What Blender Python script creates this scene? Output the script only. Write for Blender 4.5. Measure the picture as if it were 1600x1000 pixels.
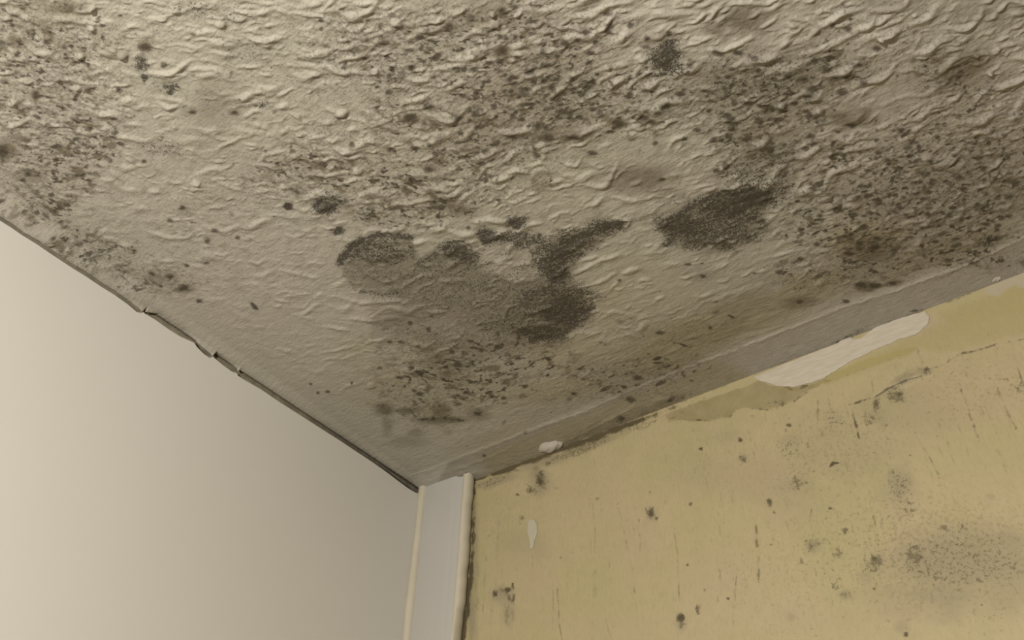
import bpy, math
import numpy as np

for o in list(bpy.data.objects):
    bpy.data.objects.remove(o, do_unlink=True)
SC = bpy.context.scene
COL = SC.collection

# ------------------------------------------------------------------ camera
F = 1370.2612760038464                       # focal length in pixels of the 1600x1000 frame
AX = np.array([[0.8038864510469939, -0.37891167328443437, -0.45846757537677557],
               [0.5941439395021259, 0.5472896089798011, 0.5894633687139775],
               [0.027559988678580186, -0.7462573468660303, 0.6650867757462254]])
H0 = 2.40                                    # height of the line where the walls end
CAM = np.array([0.74181998, -0.77927922, H0 - 0.62])
from mathutils import Matrix
cd = bpy.data.cameras.new('camera')
cam = bpy.data.objects.new('camera', cd); COL.objects.link(cam)
right, up, back = AX[:, 0], -AX[:, 1], -AX[:, 2]
cam.matrix_world = Matrix(((right[0], up[0], back[0], CAM[0]),
                           (right[1], up[1], back[1], CAM[1]),
                           (right[2], up[2], back[2], CAM[2]),
                           (0, 0, 0, 1)))
cd.sensor_width = 36.0
cd.lens = F / 1600 * 36.0
cd.clip_start = 0.01
SC.camera = cam

# ------------------------------------------------------------------ light, exposure
W = bpy.data.worlds.new('world'); SC.world = W; W.use_nodes = True
W.node_tree.nodes['Background'].inputs[0].default_value = (1.0, 0.96, 0.90, 1)
W.node_tree.nodes['Background'].inputs[1].default_value = 0.08
def lamp(name, loc, power, radius, colour):
    l = bpy.data.lights.new(name, 'POINT'); l.energy = power; l.shadow_soft_size = radius; l.color = colour
    o = bpy.data.objects.new(name, l); o.location = loc; COL.objects.link(o)
lamp('room_lamp', (0.65, -1.38, H0 - 0.56), 68, 0.04, (1.0, 0.955, 0.885))
SC.view_settings.view_transform = 'Standard'
SC.view_settings.look = 'None'
SC.view_settings.exposure = 0.0
SC.view_settings.gamma = 1.0
SC.view_settings.use_curve_mapping = False

# ------------------------------------------------------------------ pixel -> point on a plane of the room
CZ = 0.010                                   # the ceiling lies 10 mm above the coved edge line
def direction(p):
    return AX @ np.array([(p[0] - 800) / F, (p[1] - 500) / F, 1.0])
def on_ceiling(p):
    d = direction(p); t = (H0 + CZ - CAM[2]) / d[2]
    return (CAM + d * t)[:2]
def on_right(p, y0=0.0):
    d = direction(p); q = CAM + d * ((y0 - CAM[1]) / d[1])
    return np.array([q[0], q[2]])
def on_left(p):
    d = direction(p); q = CAM + d * ((0.0 - CAM[0]) / d[0])
    return np.array([q[1], q[2]])
def to_px(x, y, z):
    v = np.stack([x - CAM[0], y - CAM[1], z - CAM[2]])
    c = np.tensordot(AX.T, v, 1)
    zz = np.where(c[2] > 0.05, c[2], 0.05)
    return 800 + F * c[0] / zz, 500 + F * c[1] / zz

# ------------------------------------------------------------------ noise
RNG = np.random.default_rng(11)
TAB = RNG.random((256, 256))
def vnoise(u, v, seed=0):
    u = u + seed * 17.3; v = v + seed * 41.7
    iu = np.floor(u).astype(int); iv = np.floor(v).astype(int)
    fu = u - iu; fv = v - iv
    fu = fu * fu * (3 - 2 * fu); fv = fv * fv * (3 - 2 * fv)
    a = TAB[iu & 255, iv & 255]; b = TAB[(iu + 1) & 255, iv & 255]
    c = TAB[iu & 255, (iv + 1) & 255]; d = TAB[(iu + 1) & 255, (iv + 1) & 255]
    return (a + (b - a) * fu) * (1 - fv) + (c + (d - c) * fu) * fv
def fbm(u, v, seed=0, octaves=4, gain=0.5):
    s = 0; a = 1; t = 0
    for k in range(octaves):
        s = s + a * vnoise(u * 2 ** k, v * 2 ** k, seed + k * 3); t += a; a *= gain
    return s / t * 2 - 1
def sstep(a, b, x):
    t = np.clip((x - a) / (b - a), 0, 1); return t * t * (3 - 2 * t)

# ------------------------------------------------------------------ a surface one can mark
class Surf:
    """A regular grid over a flat wall or ceiling with named fields at its vertices."""
    def __init__(s, us, vs, to_plane):
        s.us, s.vs = us, vs; s.U, s.V = np.meshgrid(us, vs, indexing='ij'); s.to_plane = to_plane; s.f = {}
    def field(s, n):
        if n not in s.f: s.f[n] = np.zeros_like(s.U)
        return s.f[n]
    def window(s, p, rad):
        c = s.to_plane(p)
        J = np.array([s.to_plane((p[0] + 1, p[1])) - c, s.to_plane((p[0], p[1] + 1)) - c]).T
        Ji = np.linalg.inv(J)
        hu = (abs(J[0, 0]) + abs(J[0, 1])) * rad; hv = (abs(J[1, 0]) + abs(J[1, 1])) * rad
        i0, i1 = np.searchsorted(s.us, [c[0] - hu, c[0] + hu]); j0, j1 = np.searchsorted(s.vs, [c[1] - hv, c[1] + hv])
        if i1 <= i0 or j1 <= j0: return None
        du = s.U[i0:i1, j0:j1] - c[0]; dv = s.V[i0:i1, j0:j1] - c[1]
        return (slice(i0, i1), slice(j0, j1)), Ji[0, 0] * du + Ji[0, 1] * dv, Ji[1, 0] * du + Ji[1, 1] * dv
    def blob(s, n, x, y, rx, ry, val, ang=0, soft=1.0, mode='max', rag=0.35):
        w = s.window((x, y), max(rx, ry) * 1.9)
        if w is None: return
        sl, a, b = w; ca, sa = math.cos(math.radians(ang)), math.sin(math.radians(ang))
        s1 = (a * ca + b * sa) / rx; t1 = (-a * sa + b * ca) / ry
        r = np.sqrt(s1 * s1 + t1 * t1)
        if rag: r = r + rag * fbm(s1 * 1.7 + x * .37, t1 * 1.7 + y * .29, 5, 3)
        m = val * (1 - sstep(1 - 0.75 * soft, 1 + 0.35 * soft, r))
        g = s.field(n)
        if mode == 'max': g[sl] = np.maximum(g[sl], m)
        else: g[sl] = g[sl] + m
    def stroke(s, n, pts, r, val, soft=1.0, rag=0.3, mode='max', taper=0.0, dash=0.0):
        pts = [np.array(p, float) for p in pts]
        L = [np.linalg.norm(pts[i + 1] - pts[i]) for i in range(len(pts) - 1)]; T = sum(L)
        c = sum(pts) / len(pts); rad = max(np.linalg.norm(p - c) for p in pts) + 2 * r
        w = s.window(tuple(c), rad * 1.15)
        if w is None: return
        sl, a, b = w
        # true perspective: work in pixel units around every point of the stroke
        best = np.full(a.shape, 1e9); along = np.zeros(a.shape); done = 0
        X, Y = s.PX[sl], s.PY[sl]
        for i in range(len(pts) - 1):
            p, q = pts[i], pts[i + 1]; d = q - p; l2 = max(d @ d, 1e-6)
            t = np.clip(((X - p[0]) * d[0] + (Y - p[1]) * d[1]) / l2, 0, 1)
            dist = np.hypot(X - p[0] - t * d[0], Y - p[1] - t * d[1])
            k = dist < best; best = np.where(k, dist, best); along = np.where(k, (done + t * L[i]) / T, along); done += L[i]
        rr = r * (1 - taper * (2 * np.abs(along - .5)) ** 2)
        q = best / np.maximum(rr, .2)
        if rag: q = q + rag * fbm(X / (r * 1.6 + 2), Y / (r * 1.6 + 2), 9, 3)
        m = val * (1 - sstep(1 - 0.8 * soft, 1 + 0.35 * soft, q))
        if dash: m = m * (1 - dash + dash * 1.5 * sstep(-.25, .45, fbm(X / 6, Y / 11, 44, 3)))
        g = s.field(n)
        if mode == 'max': g[sl] = np.maximum(g[sl], m)
        else: g[sl] = g[sl] + m
    def ridge(s, pts, w, h, n='h'):
        """rounded ridge of plaster along a polyline, steeper on its far side"""
        pts = [np.array(p, float) for p in pts]
        L = [np.linalg.norm(pts[i + 1] - pts[i]) for i in range(len(pts) - 1)]; T = sum(L)
        c = sum(pts) / len(pts); rad = max(np.linalg.norm(p - c) for p in pts) + 3 * w
        win = s.window(tuple(c), rad * 1.15)
        if win is None: return
        sl = win[0]; X, Y = s.PX[sl], s.PY[sl]
        X = X + 2.0 * fbm(X / 9, Y / 9, 21, 2); Y = Y + 2.0 * fbm(X / 9, Y / 9, 25, 2)
        best = np.full(X.shape, 1e9); sg = np.zeros(X.shape); al = np.zeros(X.shape); done = 0
        for i in range(len(pts) - 1):
            p, q = pts[i], pts[i + 1]; d = q - p; l2 = d @ d
            t = np.clip(((X - p[0]) * d[0] + (Y - p[1]) * d[1]) / l2, 0, 1)
            ex, ey = X - p[0] - t * d[0], Y - p[1] - t * d[1]; dist = np.hypot(ex, ey)
            k = dist < best; best = np.where(k, dist, best); sg = np.where(k, (d[0] * ey - d[1] * ex) * np.sign(d[0] + 1e-9), sg)
            al = np.where(k, (done + t * L[i]) / T, al); done += L[i]
        ww = np.where(sg > 0, w * .95, w * .62)
        m = h * np.exp(-(best / ww) ** 2) * (0.55 + 0.45 * np.sin(np.pi * np.clip(al, 0, 1)))
        m *= 0.8 + 0.4 * fbm(X / 14, Y / 14, 31, 2)
        g = s.field(n); g[sl] = np.maximum(g[sl], 0.35 * g[sl] + m)
    def poly(s, n, pts, val, edge=2.0, wob=2.0, mode='max', seed=3):
        x0, y0 = np.min(pts, 0); x1, y1 = np.max(pts, 0)
        k = (s.PX > x0 - 15) & (s.PX < x1 + 15) & (s.PY > y0 - 15) & (s.PY < y1 + 15) & s.VIS
        X = s.PX[k]; Y = s.PY[k]
        X = X + wob * fbm(X / 12, Y / 12, seed, 3); Y = Y + wob * fbm(X / 12, Y / 12, seed + 7, 3)
        best = np.full(X.shape, 1e9); ins = np.zeros(X.shape, bool)
        for i in range(len(pts)):
            ax, ay = pts[i]; bx, by = pts[(i + 1) % len(pts)]
            dx, dy = bx - ax, by - ay
            t = np.clip(((X - ax) * dx + (Y - ay) * dy) / (dx * dx + dy * dy + 1e-9), 0, 1)
            best = np.minimum(best, np.hypot(X - ax - t * dx, Y - ay - t * dy))
            if ay != by:
                ins ^= ((ay > Y) != (by > Y)) & (X < (bx - ax) * (Y - ay) / (by - ay) + ax)
        sd = np.where(ins, best, -best); m = val * sstep(-edge, edge, sd)
        g = s.field(n)
        if mode == 'max': g[k] = np.maximum(g[k], m)
        else: g[k] = g[k] + m

def tensor_mesh(name, P, mat, attrs, smooth=True):
    """P: (n, m, 3) grid of points -> one mesh object, attrs: {name: (n, m)}"""
    n, m = P.shape[:2]
    me = bpy.data.meshes.new(name)
    idx = np.arange(n * m).reshape(n, m)
    q = np.stack([idx[:-1, :-1], idx[1:, :-1], idx[1:, 1:], idx[:-1, 1:]], -1).reshape(-1, 4)
    me.vertices.add(n * m); me.vertices.foreach_set('co', P.reshape(-1).astype(np.float32))
    me.loops.add(q.size); me.loops.foreach_set('vertex_index', q.reshape(-1).astype(np.int32))
    me.polygons.add(len(q)); me.polygons.foreach_set('loop_start', np.arange(0, q.size, 4, dtype=np.int32))
    me.polygons.foreach_set('use_smooth', np.full(len(q), smooth))
    me.update(calc_edges=True)
    for k, a in attrs.items():
        at = me.attributes.new(k, 'FLOAT', 'POINT'); at.data.foreach_set('value', np.ascontiguousarray(a.reshape(-1), dtype=np.float32))
    me.materials.append(mat)
    o = bpy.data.objects.new(name, me); COL.objects.link(o)
    return o
def spread(a, b, step, lo, hi):
    """fine steps over [a, b], growing steps out to lo and hi"""
    mid = np.arange(a, b + step / 2, step); out = [mid]
    def grow(s0, end, sg):
        r = []; st = step; x = s0
        while (x < end if sg > 0 else x > end):
            st *= 1.25; x += sg * st; r.append(x)
        if r: r[-1] = end
        return r
    return np.concatenate([np.array(grow(a, lo, -1))[::-1] if lo < a else [], mid, np.array(grow(b, hi, 1)) if hi > b else []])

# ------------------------------------------------------------------ node helpers
def material(name):
    m = bpy.data.materials.new(name); m.use_nodes = True
    nt = m.node_tree; return m, nt, nt.nodes['Principled BSDF']
def N(nt, t, **kw):
    n = nt.nodes.new(t)
    for k, v in kw.items():
        if hasattr(n, k): setattr(n, k, v)
        else: n.inputs[k.replace('_', ' ')].default_value = v
    return n
def math_(nt, op, a, b=None, c=None, clamp=False):
    n = nt.nodes.new('ShaderNodeMath'); n.operation = op; n.use_clamp = clamp
    for i, x in enumerate((a, b, c)):
        if x is None: continue
        if isinstance(x, (int, float)): n.inputs[i].default_value = x
        else: nt.links.new(x, n.inputs[i])
    return n.outputs[0]
def mapr(nt, x, a, b, c=0.0, d=1.0):
    n = nt.nodes.new('ShaderNodeMapRange'); n.interpolation_type = 'SMOOTHSTEP'
    nt.links.new(x, n.inputs[0])
    for i, v in enumerate((a, b, c, d)): n.inputs[i + 1].default_value = v
    return n.outputs[0]
def mix(nt, f, a, b):
    n = nt.nodes.new('ShaderNodeMix'); n.data_type = 'RGBA'
    for i, x in ((0, f), (6, a), (7, b)):
        if isinstance(x, (int, float)): n.inputs[i].default_value = x
        elif isinstance(x, tuple): n.inputs[i].default_value = (*x, 1)
        else: nt.links.new(x, n.inputs[i])
    return n.outputs[2]
def attr(nt, n): return N(nt, 'ShaderNodeAttribute', attribute_name=n).outputs['Fac']
def noise(nt, scale, detail=3.0, rough=0.55, stretch=None, rot=0.0):
    tc = nt.nodes.new('ShaderNodeTexCoord'); v = tc.outputs['Object']
    if stretch:
        mp = nt.nodes.new('ShaderNodeMapping'); mp.inputs['Scale'].default_value = stretch; mp.inputs['Rotation'].default_value = (0, 0, rot)
        nt.links.new(v, mp.inputs[0]); v = mp.outputs[0]
    n = nt.nodes.new('ShaderNodeTexNoise'); n.inputs['Scale'].default_value = scale
    n.inputs['Detail'].default_value = detail; n.inputs['Roughness'].default_value = rough
    nt.links.new(v, n.inputs['Vector']); return n.outputs['Fac']
def bump(nt, bsdf, h, dist, strength=1.0, prev=None):
    b = nt.nodes.new('ShaderNodeBump'); b.inputs['Distance'].default_value = dist; b.inputs['Strength'].default_value = strength
    nt.links.new(h, b.inputs['Height']); nt.links.new(b.outputs[0], bsdf.inputs['Normal']); return b

def ceiling_material():
    m, nt, b = material('mouldy_plaster')
    fine = noise(nt, 950, 2.0, .6); grit = noise(nt, 360, 3.0, .7); mid = noise(nt, 90, 4.0, .6); big = noise(nt, 9, 3.0)
    c = mix(nt, mapr(nt, big, .35, .65), (0.345, 0.318, 0.266), (0.332, 0.314, 0.256))
    c = mix(nt, mapr(nt, mid, .25, .75, 0, .35), c, (0.30, 0.275, 0.222))
    c = mix(nt, attr(nt, 'olive'), c, (0.255, 0.220, 0.115))
    sm = math_(nt, 'MULTIPLY', attr(nt, 'smudge'), mapr(nt, mid, .2, .6, .75, 1.0))
    c = mix(nt, sm, c, (0.094, 0.074, 0.042))
    # flecks on dirty ground, granular mould, small soft spots
    fl = mapr(nt, math_(nt, 'ADD', grit, math_(nt, 'MULTIPLY', attr(nt, 'fleck'), .16)), .62, .80, 0, .50)
    c = mix(nt, math_(nt, 'MULTIPLY', fl, mapr(nt, attr(nt, 'fleck'), 0.02, .5)), c, (0.10, 0.082, 0.052))
    g = attr(nt, 'grain')
    gm = mapr(nt, math_(nt, 'SUBTRACT', math_(nt, 'ADD', math_(nt, 'MULTIPLY', fine, .55), math_(nt, 'MULTIPLY', grit, .45)), math_(nt, 'MULTIPLY_ADD', g, -.25, .660)), -.05, .05)
    gm = math_(nt, 'MULTIPLY', gm, mapr(nt, g, .04, .35))
    c = mix(nt, math_(nt, 'MULTIPLY', g, .42), c, (0.10, 0.085, 0.06))
    c = mix(nt, math_(nt, 'MULTIPLY', gm, .86), c, (0.030, 0.026, 0.018))
    sp = math_(nt, 'ADD', attr(nt, 'spot'), math_(nt, 'MULTIPLY_ADD', grit, .5, -.25))
    sp = math_(nt, 'MULTIPLY', mapr(nt, sp, .12, 1.15), mapr(nt, attr(nt, 'spot'), 0.02, .2))
    c = mix(nt, math_(nt, 'MULTIPLY', sp, .93), c, (0.040, 0.031, 0.019))
    nt.links.new(c, b.inputs['Base Color'])
    b.inputs['Roughness'].default_value = .62; b.inputs['Specular IOR Level'].default_value = .3
    drg = noise(nt, 150, 3.0, .6, (.45, 1.5, 1), .12)
    h = math_(nt, 'ADD', math_(nt, 'MULTIPLY', grit, .35), math_(nt, 'MULTIPLY_ADD', drg, .8, math_(nt, 'MULTIPLY', mid, .7)))
    bump(nt, b, h, .0013, .85)
    return m

def yellow_material():
    m, nt, b = material('old_yellow_paint')
    fine = noise(nt, 600, 2.0, .6); grit = noise(nt, 260, 3.0, .7); mid = noise(nt, 60, 4.0, .6); big = noise(nt, 8, 3.0)
    blot = noise(nt, 16, 4.0, .6, (1, 1, .35))
    c = mix(nt, mapr(nt, big, .35, .65), (0.362, 0.306, 0.165), (0.385, 0.315, 0.185))
    c = mix(nt, mapr(nt, blot, .45, .75, 0, .45), c, (0.325, 0.288, 0.140))
    c = mix(nt, mapr(nt, mid, .3, .8, 0, .30), c, (0.285, 0.245, 0.125))
    c = mix(nt, attr(nt, 'warm'), c, (0.365, 0.292, 0.185))
    c = mix(nt, attr(nt, 'yolk'), c, (0.300, 0.252, 0.098))
    c = mix(nt, mapr(nt, noise(nt, 200, 4.0, .7, (1.6, 1, .5)), .42, .75, 0, .42), c, (0.27, 0.235, 0.13))
    c = mix(nt, math_(nt, 'MULTIPLY', attr(nt, 'olive'), mapr(nt, mid, .2, .7, .7, 1.15)), c, (0.150, 0.123, 0.055))
    c = mix(nt, attr(nt, 'cream'), c, (0.36, 0.31, 0.23))
    c = mix(nt, attr(nt, 'ash'), c, (0.165, 0.140, 0.100))
    fl = mapr(nt, math_(nt, 'ADD', grit, math_(nt, 'MULTIPLY', attr(nt, 'fleck'), .20)), .66, .84, 0, .40)
    c = mix(nt, math_(nt, 'MULTIPLY', fl, mapr(nt, attr(nt, 'fleck'), 0.02, .5)), c, (0.17, 0.135, 0.065))
    g = attr(nt, 'grain')
    gm = mapr(nt, math_(nt, 'SUBTRACT', math_(nt, 'ADD', math_(nt, 'MULTIPLY', fine, .35), math_(nt, 'MULTIPLY', grit, .65)), math_(nt, 'MULTIPLY_ADD', g, -.26, .66)), -.05, .06)
    gm = math_(nt, 'MULTIPLY', gm, mapr(nt, g, .04, .4))
    c = mix(nt, math_(nt, 'MULTIPLY', gm, .62), c, (0.085, 0.070, 0.036))
    sp = math_(nt, 'ADD', attr(nt, 'spot'), math_(nt, 'MULTIPLY_ADD', grit, .5, -.25))
    sp = math_(nt, 'MULTIPLY', mapr(nt, sp, .10, 1.0), mapr(nt, attr(nt, 'spot'), 0.02, .2))
    c = mix(nt, math_(nt, 'MULTIPLY', sp, .9), c, (0.060, 0.046, 0.022))
    nt.links.new(c, b.inputs['Base Color'])
    b.inputs['Roughness'].default_value = .55; b.inputs['Specular IOR Level'].default_value = .3
    bump(nt, b, math_(nt, 'ADD', mid, math_(nt, 'MULTIPLY', grit, .4)), .0006, .6)
    return m

def plain_material(name, c1, c2, scale, rough, bd=.0003, stretch=None, bs=.3, spec=.4):
    m, nt, b = material(name)
    n = noise(nt, scale, 4.0, .55, stretch)
    nt.links.new(mix(nt, mapr(nt, n, .3, .7), c1, c2), b.inputs['Base Color'])
    b.inputs['Roughness'].default_value = rough; b.inputs['Specular IOR Level'].default_value = spec
    bump(nt, b, n, bd, bs); return m

# ================================================================== CEILING
STEP = 0.00095
S = Surf(spread(0.0, 1.20, STEP, 0.0, 2.6), spread(-0.98, 0.0, STEP, -2.6, 0.0), on_ceiling)
S.PX, S.PY = to_px(S.U, S.V, np.full_like(S.U, H0 + CZ))
dd = (S.U - CAM[0]) * AX[0, 2] + (S.V - CAM[1]) * AX[1, 2] + (H0 + CZ - CAM[2]) * AX[2, 2]
S.VIS = dd > 0.1
for n in ('h', 'grain', 'smudge', 'olive', 'spot', 'fleck'): S.field(n)

def slope_at(x):                                # the way the plaster was dragged
    return np.interp(x, [0, 250, 550, 850, 1150, 1600], [.42, .18, -.08, -.32, -.40, -.38])
EDGE_R = [(668, 777), (1600, 426)]
def edge_y(x): return 777 - (x - 668) * 0.3766 if x > 668 else 777 - (668 - x) * .658
# relief strength by place
def strength(x, y):
    s = np.interp(y, [0, 300, 500, 700], [1.2, 1.1, 1.0, .85])
    d = edge_y(x) - y                                        # distance above the edges
    s *= np.interp(d, [35 if x < 668 else 52, 90 if x < 668 else 85, 200], [0.0, .45, 1.0]) if d < 200 else 1
    if 300 < x < 640 and y > 330: s *= .8
    return s
rng = np.random.default_rng(4)
h = S.f['h']
for k in range(10500):
    x = rng.uniform(-120, 1720); y = rng.uniform(-120, 770)
    if k >= 7000:                                # the plaster goes on beyond the picture
        x = rng.uniform(-500, 2400); y = rng.uniform(-520, 770)
        if -120 < x < 1720 and y > -120: continue
    a = strength(x, y)
    if a <= .02: continue
    size = rng.choice([.42, .65, 1.0, 1.6], p=[.42, .34, .17, .07]) * np.interp(y, [0, 700], [1.15, .75])
    Lp, Wp = 12.5 * size * rng.uniform(.6, 1.6), max(2.0, 3.7 * size * rng.uniform(.75, 1.25))
    w = S.window((x, y), max(Lp, Wp) * 2.3)
    if w is None: continue
    sl, p, q = w
    th = math.atan(slope_at(x)) + rng.normal(0, .22)
    u = p * math.cos(th) + q * math.sin(th); v = -p * math.sin(th) + q * math.cos(th)
    v = v - rng.normal(0, .012) * u * u / size + 1.5 * size * np.sin(u / (5 * size) + rng.uniform(0, 6))
    g = np.exp(-(u / Lp) ** 2) * np.where(v < 0, np.exp(-(v / (Wp * .62)) ** 2), np.exp(-(v / (Wp * 1.15)) ** 2))
    amp = a * .00150 * size * rng.uniform(.35, 1.45)
    h[sl] = np.maximum(h[sl], h[sl] * .45 + amp * g)
    
X, Y = S.PX, S.PY
def stretched(seed, slope, l, w_):
    th = math.atan(slope); u = X * math.cos(th) + Y * math.sin(th); v = -X * math.sin(th) + Y * math.cos(th)
    wv = fbm(X / 60, Y / 60, seed + 50, 2)
    return fbm(u / l + wv, v / w_ + wv * 1.2, seed, 4, .55)
tR = sstep(500, 1000, X)
str_n = stretched(1, .2, 26, 9) * (1 - tR) + stretched(2, -.38, 34, 9) * tR
lumpy = fbm(S.U / .045, S.V / .045, 77, 3)
SMALL = (np.abs(X - 800) < 1500) & (np.abs(Y - 500) < 1200) & S.VIS
edge = np.where(X > 668, 777 - (X - 668) * .3766, 777 - (668 - X) * .658) - Y
fade = np.where(X > 668, sstep(44, 70, edge), sstep(20, 75, edge))
amp = np.interp(Y, [0, 300, 700], [1.0, .9, .65]) * fade
drag = tR * stretched(7, -.36, 60, 5) + (1 - tR) * stretched(8, .1, 34, 5)
h += np.where(SMALL, amp * (.00085 * str_n + .0008 * lumpy + .00042 * drag), 0)
h *= np.where(SMALL, 1, 0)

# ridges of plaster one can pick out
RID = [([(448, 18), (485, 22), (505, 24), (530, 45), (550, 55), (568, 60)], 6, .0030), ([(500, 20), (512, 8), (525, -4)], 5, .0018),
 ([(568, 60), (600, 50), (640, 34)], 5, .0014), ([(560, 30), (600, 25), (630, 10)], 5, .0016), ([(635, 5), (650, 15), (660, 18)], 7, .0026),
 ([(235, 32), (262, 24), (300, 12), (340, 0)], 6, .0020), ([(255, 125), (290, 117)], 5, .0016), ([(300, 107), (335, 108), (360, 117)], 6, .0026),
 ([(130, 120), (160, 110), (182, 103)], 7, .0020), ([(182, 105), (200, 115), (222, 120)], 5, .0014), ([(178, 148), (200, 160), (215, 168), (232, 166)], 6, .0022),
 ([(250, 152), (280, 158), (298, 166)], 5, .0018), ([(480, 100), (500, 108), (515, 112)], 5, .0022), ([(480, 135), (505, 137)], 5, .0018),
 ([(565, 188), (580, 196), (612, 186)], 5, .0022), ([(612, 178), (640, 170), (690, 162)], 4, .0013), ([(690, 164), (712, 178)], 5, .0018),
 ([(455, 175), (470, 187)], 5, .0024), ([(500, 190), (522, 192)], 5, .0020), ([(510, 218), (520, 222), (534, 216)], 5, .0024), ([(630, 214), (658, 212)], 5, .0020),
 ([(670, 110), (700, 105), (728, 96)], 5, .0020), ([(790, 122), (835, 103), (850, 100)], 5, .0022), ([(850, 30), (875, 40), (900, 42), (922, 54), (938, 48)], 6, .0036),
 ([(935, 50), (945, 35), (962, 20)], 6, .0028), ([(925, 20), (950, 8), (985, 2)], 6, .0028), ([(1010, 58), (1035, 56)], 7, .0028), ([(1035, 50), (1055, 35)], 5, .0020),
 ([(1045, 22), (1065, 20), (1090, 20)], 6, .0022), ([(1140, 5), (1160, 4), (1195, 6)], 6, .0028), ([(1120, 40), (1135, 28), (1150, 12)], 5, .0018),
 ([(1100, 78), (1130, 78), (1155, 68), (1175, 58)], 5, .0030), ([(1090, 65), (1100, 78), (1115, 98), (1140, 112)], 6, .0022), ([(1140, 112), (1170, 103), (1195, 108)], 6, .0022),
 ([(1050, 122), (1080, 105), (1095, 100)], 5, .0018), ([(1010, 92), (1000, 105), (990, 120)], 5, .0018), ([(1200, 88), (1225, 86)], 7, .0030),
 ([(1235, 28), (1265, 30), (1285, 45), (1292, 52)], 6, .0026), ([(1255, 85), (1290, 75), (1320, 58), (1335, 52)], 6, .0026), ([(1355, 52), (1375, 42), (1410, 28)], 6, .0022),
 ([(1456, 74), (1470, 62), (1492, 58)], 5, .0024), ([(1485, 45), (1512, 42)], 5, .0018), ([(1550, 80), (1575, 70), (1600, 62)], 5, .0024), ([(1555, 65), (1575, 55), (1600, 68)], 5, .0020),
 ([(1200, 120), (1230, 112), (1240, 105)], 4, .0016), ([(1345, 85), (1375, 86)], 4, .0018), ([(1395, 112), (1430, 108), (1460, 118)], 5, .0016),
 ([(1375, 165), (1410, 150), (1450, 148)], 5, .0016), ([(1390, 195), (1420, 175), (1450, 158)], 4, .0016), ([(1325, 148), (1360, 142)], 5, .0014), ([(1260, 178), (1285, 172)], 6, .0022),
 ([(1360, 205), (1400, 190)], 5, .0018), ([(1440, 178), (1490, 165)], 4, .0014), ([(1520, 225), (1550, 215)], 4, .0014), ([(1210, 165), (1228, 162)], 6, .0024),
 ([(500, 275), (535, 270), (560, 268)], 5, .0018), ([(480, 305), (500, 308)], 6, .0022), ([(570, 315), (600, 315)], 5, .0024), ([(615, 318), (640, 318), (670, 310)], 5, .0020),
 ([(600, 362), (632, 356)], 5, .0026), ([(652, 349), (680, 350)], 5, .0026), ([(700, 288), (728, 284)], 6, .0026), ([(410, 335), (450, 338), (480, 338)], 5, .0014),
 ([(530, 368), (548, 378)], 5, .0020), ([(605, 402), (616, 410)], 4, .0018), ([(625, 450), (640, 440), (660, 430), (680, 432)], 5, .0018), ([(440, 422), (470, 428)], 5, .0018),
 ([(430, 410), (460, 414)], 4, .0010), ([(520, 462), (560, 472), (630, 470)], 5, .0018), ([(430, 465), (450, 475)], 5, .0014), ([(548, 497), (590, 502)], 5, .0020), ([(510, 510), (545, 514)], 5, .0018),
 ([(470, 492), (488, 500)], 5, .0018), ([(500, 550), (530, 546), (560, 538)], 4, .0018), ([(435, 545), (460, 550)], 5, .0014), ([(212, 325), (230, 325)], 7, .0026), ([(195, 296), (220, 298)], 6, .0022),
 ([(235, 298), (250, 300)], 6, .0024), ([(335, 280), (360, 292), (378, 296)], 5, .0024), ([(300, 296), (318, 296)], 5, .0022), ([(260, 283), (285, 285)], 5, .0018), ([(190, 262), (208, 262)], 7, .0022),
 ([(150, 252), (165, 260)], 6, .0020), ([(300, 375), (330, 378)], 4, .0010), ([(330, 395), (350, 400)], 5, .0020), ([(240, 405), (270, 408)], 5, .0018), ([(190, 380), (205, 388)], 6, .0018), ([(165, 370), (185, 376)], 5, .0014),
 ([(860, 340), (880, 332), (895, 332)], 4, .0020), ([(960, 340), (985, 344), (975, 358)], 4, .0026), ([(895, 428), (915, 418), (940, 405), (970, 398)], 5, .0026), ([(905, 450), (940, 440), (960, 428)], 4, .0018),
 ([(975, 425), (1000, 420)], 5, .0022), ([(1000, 438), (1015, 435)], 5, .0016), ([(1020, 385), (1040, 378)], 5, .0020), ([(1045, 275), (1062, 272)], 6, .0026), ([(1100, 298), (1120, 292)], 5, .0024),
 ([(960, 308), (990, 312), (1030, 305)], 4, .0020), ([(800, 415), (830, 410)], 4, .0014), ([(865, 285), (880, 280)], 5, .0024), ([(1325, 262), (1340, 258)], 6, .0028), ([(1322, 312), (1336, 308)], 5, .0026),
 ([(1400, 312), (1420, 308)], 5, .0024), ([(1280, 313), (1300, 308)], 5, .0016), ([(1290, 380), (1320, 374)], 4, .0018), ([(1210, 400), (1240, 393)], 4, .0018), ([(1540, 265), (1555, 258)], 6, .0026),
 ([(1250, 415), (1262, 412)], 5, .0020), ([(1325, 415), (1345, 412)], 4, .0020), ([(1020, 620), (1050, 615), (1060, 610)], 4, .0016), ([(0, 188), (25, 198), (45, 212)], 6, .0020), ([(25, 155), (28, 168)], 9, .0024),
 ([(120, 205), (145, 208)], 6, .0024), ([(190, 192), (220, 195)], 5, .0016), ([(340, 230), (365, 218), (395, 210)], 5, .0022), ([(400, 20), (418, 18)], 8, .0030), ([(410, 68), (425, 70)], 8, .0028),
 ([(560, 62), (570, 58)], 8, .0012), ([(870, 205), (925, 200), (950, 192)], 6, .0022), ([(1000, 188), (1030, 184)], 5, .0018), ([(800, 170), (815, 165)], 4, .0012)]
for pts, w, hh in RID: S.ridge(pts, w * .9, hh * 1.0)
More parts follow.
